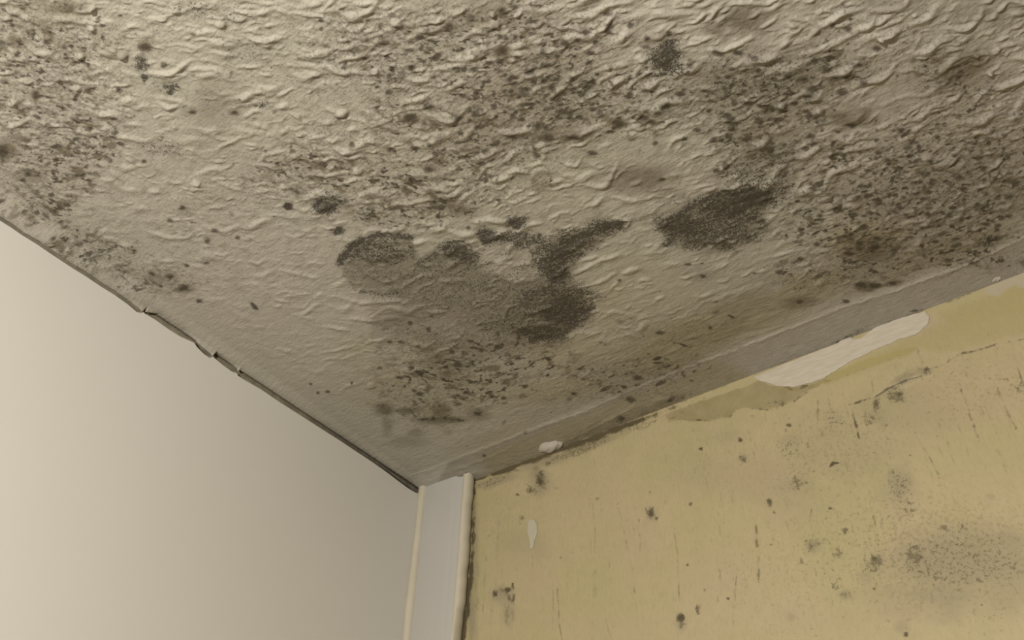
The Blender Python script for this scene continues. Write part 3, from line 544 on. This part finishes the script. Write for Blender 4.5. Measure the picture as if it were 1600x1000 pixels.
B('grain', [(1369, 877, 17, 15, .85), (1362, 888, 20, 12, .6), (1428, 869, 20, 22, .80), (1270, 852, 24, 18, .55), (1250, 877, 10, 8, .6), (1309, 866, 12, 10, .65), (1321, 829, 9, 9, .85), (1306, 914, 9, 11, .65), (1322, 930, 14, 9, .55), (1500, 880, 130, 60, .42), (1407, 757, 26, 36, .50),
            (1420, 795, 18, 22, .50), (1395, 780, 16, 16, .45), (1400, 618, 16, 14, .85), (1369, 632, 9, 12, .9), (1360, 655, 18, 12, .6), (1245, 755, 16, 16, .6), (1300, 660, 22, 22, .42), (1235, 700, 34, 24, .4), (1016, 800, 9, 12, .9), (1201, 786, 7, 10, .8), (1210, 800, 7, 8, .5),
            (1161, 716, 9, 9, .75), (1156, 687, 6, 6, .9), (1064, 970, 8, 15, .9), (1091, 952, 5, 14, .7), (845, 750, 12, 18, .9), (832, 764, 14, 12, .7), (816, 812, 10, 12, .45), (785, 925, 20, 10, .5), (1470, 590, 60, 30, .25), (1490, 640, 90, 60, .20), (1350, 800, 90, 50, .22),
            (900, 705, 60, 12, .7, -20), (1000, 665, 50, 10, .55, -20), (770, 752, 40, 10, .5, -20), (1350, 880, 160, 90, .25), (1447, 580, 12, 10, .8), (1540, 960, 90, 40, .25), (1190, 700, 60, 60, .2), (1260, 760, 80, 50, .25), (1590, 600, 20, 24, .5), (1480, 825, 20, 8, .6), (1505, 822, 12, 9, .6), (1214, 630, 30, 8, .5), (1262, 603, 24, 6, .5)])
B('ash', [(850, 722, 50, 9, .5, -18), (840, 742, 18, 18, .45), (775, 752, 40, 8, .4, -18), (930, 692, 60, 8, .45, -20), (1310, 700, 110, 60, .16), (1400, 640, 90, 40, .18), (1200, 760, 90, 50, .14), (1560, 920, 70, 60, .28), (1420, 930, 80, 40, .22), (1100, 740, 80, 40, .12)])
B('fleck', [(1450, 850, 260, 160, 1.0), (1300, 700, 160, 90, .8), (1500, 600, 160, 90, .7), (1100, 720, 140, 80, .6), (900, 780, 180, 90, .45), (1250, 900, 200, 120, .7), (1000, 900, 200, 120, .2), (1530, 480, 120, 60, .3), (780, 800, 60, 80, .6), (1100, 640, 60, 20, .7)])
WS = [(850, 712, 14, 6, .8), (880, 700, 14, 5, .8), (905, 692, 10, 5, .8), (856, 725, 5, 6, .6), (838, 732, 6, 6, .5), (870, 715, 4, 4, .5), (925, 685, 10, 4, .7), (948, 676, 8, 4, .7), (805, 735, 8, 3, .5), (843, 752, 7, 9, .85), (827, 766, 7, 6, .6), (809, 773, 4, 3, .8), (1017, 801, 7, 8, .75), (1015, 769, 3, 3, .6), (1026, 810, 3, 4, .8), (1079, 788, 4, 4, .75), (1074, 883, 3, 3, .85), (1064, 966, 8, 9, .9), (1090, 951, 4, 9, .7), (1101, 922, 3, 3, .7), (1137, 935, 3, 3, .9), (774, 928, 5, 7, .95), (794, 922, 8, 5, 1),
      (796, 934, 4, 8, .7), (785, 924, 8, 3, .5), (764, 838, 3, 3, .4), (778, 857, 3, 5, .35), (876, 871, 3, 3, .6), (893, 863, 5, 3, .3), (871, 922, 2, 3, .5), (816, 810, 5, 4, .55), (934, 779, 6, 4, .45), (966, 795, 3, 3, .4), (998, 813, 3, 3, .5), (1201, 784, 6, 7, .75), (1209, 799, 4, 6, .4), (1244, 751, 6, 6, .5),
      (1297, 794, 4, 3, .85), (1308, 774, 3, 6, .35), (1321, 829, 6, 5, .4), (1309, 859, 5, 4, .6), (1366, 873, 8, 6, .6), (1359, 880, 8, 5, .5), (1438, 871, 8, 7, .5), (1424, 864, 7, 8, .35), (1366, 920, 3, 3.5, .8), (1416, 992, 5, 5, 1), (1479, 825, 4, 3, .5), (1505, 824, 5, 3, .5), (1534, 945, 3, 3, .6), (1424, 772, 2, 2, .7),
      (1232, 664, 6, 4, .85), (1228, 671, 3, 3, .6), (1369, 630, 6, 7, .6), (1405, 616, 7, 6, .6), (1410, 626, 4, 4, .6), (1447, 578, 5, 6, .6), (1315, 661, 2.5, 2, .7), (1259, 754, 3, 2.5, .6), (1422, 711, 3, 2, .7), (1522, 666, 3, 4, .7), (1587, 669, 3, 4, .6), (1545, 592, 4, 4, .4), (1559, 611, 4, 3, .5), (1390, 686, 8, 3, .35),
      (1095, 701, 4, 4, .95), (1156, 687, 5, 5, .75), (1161, 715, 7, 7, .35), (845, 740, 6, 6, .7), (1385, 664, 4, 3, .6), (1482, 705, 2, 2, .4), (1100, 620 + 2, 4, 2, .5), (1538, 991, 3, 4, .5), (1174, 650, 6, 4, .35), (1299, 643, 3, 4, .4), (1592, 610, 6, 5, .5), (868, 763, 8, 3, .4), (945, 682, 8, 3, .6), (968, 672, 6, 3, .6)]
for x, y, rx, ry, v in WS: R_.blob('spot', x, y, rx, ry, v, 0, 1.0, 'max', .4)
WT = [([(1277, 618), (1278, 650), (1285, 682)], 3, .34), ([(1294, 622), (1297, 646)], 3, .32), ([(1330, 637), (1336, 662), (1342, 685)], 2.5, .55), ([(1350, 632), (1352, 650), (1356, 670)], 3, .4), ([(1433, 543), (1438, 558), (1445, 578)], 2.5, .45), ([(1356, 572), (1363, 600), (1366, 618)], 2, .38),
      ([(1497, 590), (1503, 615), (1512, 640), (1522, 668), (1530, 690)], 2.2, .42), ([(1515, 600), (1530, 632), (1545, 660)], 2, .3), ([(1548, 590), (1560, 610), (1573, 640), (1585, 665)], 2.4, .38), ([(1580, 535), (1590, 575), (1600, 605)], 2.4, .42), ([(1420, 660), (1450, 710), (1465, 740), (1480, 765)], 1.8, .40),
      ([(1462, 650), (1480, 690), (1496, 740)], 1.8, .30), ([(1477, 650), (1484, 672)], 1.8, .25), ([(1195, 645), (1200, 675)], 2, .22), ([(1210, 722), (1222, 770), (1232, 800)], 2, .25), ([(1190, 690), (1202, 770)], 2, .15), ([(1137, 745), (1148, 800)], 3.5, .22), ([(1155, 670), (1160, 780)], 2, .12),
      ([(925, 780), (930, 830), (928, 930), (925, 1000)], 1.6, .24), ([(965, 785), (975, 830), (988, 890), (1000, 1000)], 1.8, .30), ([(935, 778), (944, 815)], 2, .25), ([(1030, 765), (1048, 800), (1058, 855)], 2.2, .26), ([(1058, 855), (1062, 940)], 1.6, .35), ([(1004, 835), (1020, 900)], 1.2, .2),
      ([(832, 860), (832, 930)], 1.8, .28), ([(870, 900), (873, 970), (878, 1000)], 1.8, .36), ([(843, 860), (848, 940), (850, 1000)], 1.5, .2), ([(768, 940), (767, 1000)], 2, .35), ([(1150, 900), (1146, 960), (1143, 990)], 2, .34), ([(1120, 915), (1123, 965)], 1.8, .3), ([(1181, 820), (1183, 860), (1185, 910)], 3, .42),
      ([(908, 785), (909, 835)], 1.8, .2), ([(985, 775), (998, 812)], 1.6, .28), ([(810, 810), (812, 860)], 3, .2), ([(801, 912), (802, 930), (800, 946)], 2.4, .55), ([(796, 930), (796, 950), (794, 975)], 7, .34), ([(772, 940), (768, 975)], 3, .2), ([(945, 960), (955, 1000)], 1.8, .25), ([(1380, 860), (1382, 940), (1384, 970)], 1.4, .25),
      ([(1528, 870), (1534, 940)], 2, .3), ([(1215, 890), (1218, 950)], 1.5, .2), ([(1240, 905), (1246, 930)], 1.2, .25), ([(1275, 890), (1278, 940)], 1.5, .2), ([(1268, 795), (1264, 815)], 2, .4), ([(1356, 780), (1368, 820), (1373, 838)], 2, .35), ([(1445, 745), (1436, 780)], 1.5, .3), ([(1390, 640 + 60), (1393, 740)], 1.5, .2),
      ([(1325, 632), (1345, 627), (1366, 620)], 1.8, .55), ([(1366, 620), (1385, 608), (1410, 597), (1433, 589)], 1.3, 1.0), ([(1445, 578), (1475, 571), (1485, 563), (1500, 553), (1522, 549), (1560, 537), (1604, 529)], 1.8, .48), ([(1433, 590), (1450, 585)], 2, .45), ([(1530, 620), (1560, 608)], 1.2, .25), ([(1560, 592), (1575, 592)], 1.8, .4), ([(1478, 588), (1495, 588)], 1.4, .3),
      ([(1297, 729), (1302, 723), (1310, 723)], 2.2, .85), ([(1320, 722), (1325, 735)], 3, .25), ([(738, 752), (770, 741)], 3, .8), ([(770, 741), (800, 730), (845, 714), (878, 702)], 5, 1.0), ([(870, 705), (905, 692), (960, 672), (1005, 655)], 6, .9), ([(1000, 657), (1060, 634)], 3, .5), ([(1000, 652), (1100, 614), (1180, 584)], 2.2, .35), ([(1380, 508), (1500, 464), (1540, 449)], 2.4, .40),
      ([(1070, 655), (1112, 658)], 1.6, .55), ([(1172, 638), (1205, 640), (1240, 626), (1270, 607)], 2, .45), ([(1138, 654), (1148, 641)], 2, .35), ([(1280, 603), (1340, 580), (1380, 566), (1430, 545)], 1.8, .25), ([(1216, 602), (1240, 608), (1262, 602)], 3.5, .50),
      ([(742, 755), (740, 840), (738, 880)], 3.5, .65), ([(738, 880), (733, 925), (731, 950)], 4.5, .8), ([(732, 950), (726, 975), (723, 1000)], 5, .8), ([(745, 760), (746, 1000)], 5, .2), ([(1090, 620), (1060, 650), (1045, 655)], 2, .3)]
for a in WT: R_.stroke('spot', a[0], a[1] * 1.35, min(1, a[2] * 1.25), rag=.6, dash=0.0 if a[2] > .7 else .55, taper=.5)
rng = np.random.default_rng(15)
for _ in range(170):                               # faint dried run marks
    x = rng.uniform(755, 2050); y = rng.uniform(edge_y(x) + 50, 900); L = rng.uniform(25, 130); sl = (x - 850) / 1650
    R_.stroke('spot', [(x, y), (x + sl * L * .5 + rng.normal(0, 2), y + L * .5), (x + sl * L, y + L)], rng.uniform(1.4, 2.6), rng.uniform(.16, .36), rag=.6, dash=.55, taper=.6)
for _ in range(420):
    x, y = rng.uniform(745, 1600), rng.uniform(460, 1000)
    if y < edge_y(x) + 12: continue
    dens = math.exp(-((x - 1400) / 330) ** 2) + .25
    if rng.random() > dens: continue
    R_.blob('spot', x, y, rng.uniform(1.2, 3.2), rng.uniform(1.2, 3.0), rng.uniform(.18, .5), 0, 1, 'max', .4)
h = R_.f['h']
SM = (np.abs(R_.PX - 800) < 1500) & R_.VIS
h += np.where(SM, .00035 * fbm(R_.U / .02, R_.V / .05, 61, 4) + .0012 * fbm(R_.U / .12, R_.V / .12, 64, 2), 0) * sstep(0, .02, R_.U) * sstep(H0, H0 - .02, R_.V)
R_.stroke('h', [(1366, 621), (1385, 609), (1433, 590)], 1.8, -.0010, mode='add', rag=0); R_.blob('h', 1410, 597, 30, 9, .0008, -25, 1, 'add', .1)
P = np.stack([R_.U, -R_.f['h'], R_.V], -1)
at = {n: np.clip(R_.f[n], 0, 1) for n in NAMES if n != 'h'}
wr = tensor_mesh('wall_right', P[:, ::-1], yellow_material(), {k: v[:, ::-1] for k, v in at.items()})
wr['kind'] = 'structure'

# ================================================================== LEFT WALL (smooth white board), open joint at its top
ys = spread(-.78, 0.0, .0015, -2.6, 0.02)
ys = np.unique(np.concatenate([ys, cy[(cy > -.9) & (cy < 0)]]))
top = crack_lo(ys); up = crack_up(ys)
dp = np.interp(ys, [-.22, -.06], [0, .014])
rows = [(0.0, np.zeros_like(ys)), (0.0, top - .30), (0.0, top - .02), (0.0, top - .0016), (-.0012, top), (-.0045 - dp, top + .0002), (-.0055 - dp, np.full_like(ys, H0 + .025))]
P = np.stack([np.stack([ys * 0 + x, ys, z], -1) for x, z in rows], 1)
soft = plain_material('white_satin_board', (0.610, 0.585, 0.535), (0.600, 0.575, 0.520), 3.0, .45, .0002, None, .1)
dark = plain_material('dusty_joint', (0.27, 0.235, 0.165), (0.19, 0.165, 0.115), 120, .9)
wl = tensor_mesh('wall_left', P, soft, {}, smooth=False)
wl.data.materials.append(dark)
nr = len(rows) - 1
mi = np.tile(np.array([0, 0, 0, 0, 1, 1], np.int32), len(ys) - 1); wl.data.polygons.foreach_set('material_index', mi)
wl['kind'] = 'structure'

# ================================================================== FLOOR and the rest of the shell
def quad(name, pts, mat):
    me = bpy.data.meshes.new(name); me.from_pydata(pts, [], [(0, 1, 2, 3)]); me.materials.append(mat)
    o = bpy.data.objects.new(name, me); COL.objects.link(o); o['kind'] = 'structure'; return o
quad('floor', [(0, -2.6, 0), (2.6, -2.6, 0), (2.6, 0, 0), (0, 0, 0)], plain_material('floor_boards', (0.30, 0.22, 0.14), (0.36, 0.27, 0.18), 4, .5))

# ================================================================== CORNER TRIM: flat board with a round bead down each side
white = plain_material('white_gloss_board', (0.395, 0.375, 0.340), (0.385, 0.368, 0.330), 10, .42, .0002, None, .15)
cream = plain_material('cream_sealant', (0.475, 0.430, 0.335), (0.440, 0.400, 0.300), 30, .5, .0006, None, .4)
def band_mesh(name, secs, mat, parent=None):
    """secs: list over height of cross-sections [(x, y)] with their z -> skinned mesh"""
    P = np.array([[(x, y, z) for x, y, z in s_] for s_ in secs]); o = tensor_mesh(name, P, mat, {})
    if parent: o.parent = parent
    return o
trim = bpy.data.objects.new('trim_1', None); COL.objects.link(trim); trim.location = (0.04, 0, 0)
trim['kind'] = 'structure'
def ceil_z(x, y):                                  # underside of the coved ceiling edge near the corner
    t = min(max((y + .046) / .046, 0), 1); d = CZ * t ** 1.25
    return H0 + CZ - d
YF = -.017                                         # face of the trim
zs = np.concatenate([[0.0, 1.2, 1.7], np.linspace(1.9, 2.38, 97)])
def build_trim():
    bd, lb, rb = [], [], []
    r = np.random.default_rng(3); wob = np.cumsum(r.normal(0, .0003, 400)); wob -= np.linspace(wob[0], wob[-1], 400)
    for k in range(len(zs) + 8):
        if k < len(zs): z = zs[k]; e = 0
        else: z = None; e = (k - len(zs) + 1) / 8
        def zz(x, y):
            tp = ceil_z(x, y) + .001 - (.0015 if x > .07 else 0)
            return z if z is not None else 2.38 + (tp - 2.38) * e
        zr = z if z is not None else 2.38 + .02 * e
        bd.append([(x, y, zz(x, y)) for x, y in [(.004, YF + .006), (.006, YF + .0006), (.008, YF), (.030, YF - .0003), (.056, YF), (.0615, YF + .0004), (.0640, YF + .0016), (.0665, YF + .0040), (.069, YF + .0046), (.073, YF + .006)]])
        R0 = .0068 + .0006 * math.sin(zr * 37)
        lb.append([(.0048 + R0 * math.cos(a), YF + .0022 + R0 * math.sin(a), min(zz(.003, YF), 2.409) - (.0012 * (1 - math.sin(-a)) if e == 1 else 0)) for a in np.linspace(-math.pi * 1.02, .25, 12)])
        wgl = .0008 * math.sin(zr * 61) + .0006 * math.sin(zr * 143 + 1) + .0005 * math.sin(zr * 271)
        cut = -.0065 * float(sstep(2.225, 2.212, zr)) * (1 + .25 * math.sin(zr * 90))
        xr = .0790 + wgl * .3 + cut * .3; ra = .0064 + wgl * .4 + cut * .4
        rb.append([(xr + ra * math.cos(a), YF + .0085 + (.0085 if math.sin(a) < 0 else .009) * math.sin(a), zz(.079, YF + .003) + (0.0015 * math.cos(a * 2) if e == 1 else 0)) for a in np.linspace(-math.pi * .95, math.pi * .30, 16)])
    band_mesh('board', bd, white, trim); band_mesh('sealant_bead', lb, cream, trim); band_mesh('sealant_bead', rb, cream, trim)
    for o in trim.children: o.location = (-.04, 0, 0)
build_trim()

# ================================================================== SMALL THINGS ON THE WALL AND IN THE CORNER
filler = plain_material('white_filler', (0.455, 0.405, 0.325), (0.40, 0.35, 0.275), 60, .7, .0008, (1, 1, 4), .5)
def slab(name, pts, plane_y, thick, mat, rag=1.5, seed=0, dome=0.0):
    """a thin patch of real thickness lying on the right wall, outline in photograph pixels, ragged edge"""
    q = []
    n = len(pts)
    for i in range(n):
        a, b = np.array(pts[i], float), np.array(pts[(i + 1) % n], float); m = max(1, int(np.linalg.norm(b - a) / 4))
        for k in range(m): q.append(a + (b - a) * k / m)
    q = np.array(q); q += rag * np.stack([fbm(q[:, 0] / 9, q[:, 1] / 9, seed, 3), fbm(q[:, 0] / 9, q[:, 1] / 9, seed + 5, 3)], 1)
    q3 = np.array([on_right(p) for p in q]); c = q3.mean(0)
    import bmesh
    bm = bmesh.new(); rings = []
    for inset, y in ((0, .0006), (0.0, -thick * .45), (.0008, -thick * .85), (.0022, -thick)):
        ring = []
        for p in q3:
            d = c - p; L = np.linalg.norm(d) + 1e-9; pp = p + d / L * min(inset, L * .4)
            ring.append(bm.verts.new((pp[0], plane_y + y, pp[1])))
        rings.append(ring)
    for r0, r1 in zip(rings, rings[1:]):
        for i in range(len(r0)): bm.faces.new((r0[i], r0[(i + 1) % len(r0)], r1[(i + 1) % len(r0)], r1[i]))
    bm.faces.new(rings[-1]); bmesh.ops.recalc_face_normals(bm, faces=bm.faces)
    ff = [f for f in bm.faces if len(f.verts) > 4]; bmesh.ops.triangulate(bm, faces=ff)
    me = bpy.data.meshes.new(name); bm.to_mesh(me); bm.free(); me.materials.append(mat)
    o = bpy.data.objects.new(name, me); COL.objects.link(o); return o
def tag(o, label, cat, group=None):
    o['label'] = label; o['category'] = cat
    if group: o['group'] = group
p = slab('filler_patch', [(1178, 590), (1215, 575), (1280, 548), (1322, 530), (1331, 527), (1334, 531), (1346, 529), (1363, 517), (1372, 511), (1400, 501), (1430, 491), (1447, 487), (1453, 494), (1450, 506), (1440, 516), (1430, 524), (1404, 531), (1390, 538), (1362, 549), (1338, 561), (1312, 575), (1290, 590), (1262, 600), (1238, 605), (1215, 603), (1192, 597)],
         0.0, .0016, filler, 1.6, 2)
tag(p, 'long ragged strip of bare white filler at the top of the yellow wall', 'plaster patch')
p = slab('paint_drip', [(825, 816), (829, 811), (836, 812), (840, 820), (839.5, 833), (836, 845), (834, 857), (829, 857), (828, 846), (824.5, 832)], 0.0, .0016, plain_material('pale_drip', (0.40, 0.365, 0.27), (0.38, 0.345, 0.255), 90, .45), .5, 8)
tag(p, 'pale teardrop paint drip on the yellow wall right of the corner board', 'paint drip')
def lump(name, cx, cy_, rx, ry, depth, ang, label, mat, seed, y0=-.002):
    import bmesh
    bm = bmesh.new(); bmesh.ops.create_icosphere(bm, subdivisions=4, radius=1)
    c = on_right((cx, cy_)); J = np.array([on_right((cx + 1, cy_)) - c, on_right((cx, cy_ + 1)) - c]).T
    ca, sa = math.cos(math.radians(ang)), math.sin(math.radians(ang)); r = np.random.default_rng(seed); ph = r.uniform(0, 6, 6)
    for v in bm.verts:
        x, y, z = v.co; k = 1 + .10 * math.sin(3 * x + ph[0]) * math.cos(2.3 * z + ph[1]) + .06 * math.sin(6 * x + 5 * y + ph[2]) + .04 * math.sin(11 * z + ph[3] + 4 * x)
        a, b = x * rx * k, z * ry * k * (1 - .25 * x); px_, py_ = a * ca - b * sa, a * sa + b * ca
        w = J @ np.array([px_, py_]); v.co = (c[0] + w[0], y0 + y * depth * k, c[1] + w[1])
    me = bpy.data.meshes.new(name); bm.to_mesh(me); bm.free(); me.materials.append(mat)
    for f in me.polygons: f.use_smooth = True
    o = bpy.data.objects.new(name, me); COL.objects.link(o); tag(o, label, 'filler lump', 'filler lumps in the ceiling joint'); return o
fl2 = plain_material('grey_white_filler', (0.37, 0.335, 0.28), (0.33, 0.30, 0.245), 120, .7, .0006)
lump('filler_lump', 864, 700, 19, 8, .009, -14, 'grey-white blob of filler in the ceiling joint near the corner board', fl2, 1, -.006)
lump('filler_lump', 1557, 438, 9, 4.5, .004, -8, 'small off-white filler blob in the ceiling joint above the yellow wall at far right', fl2, 2, -.003)
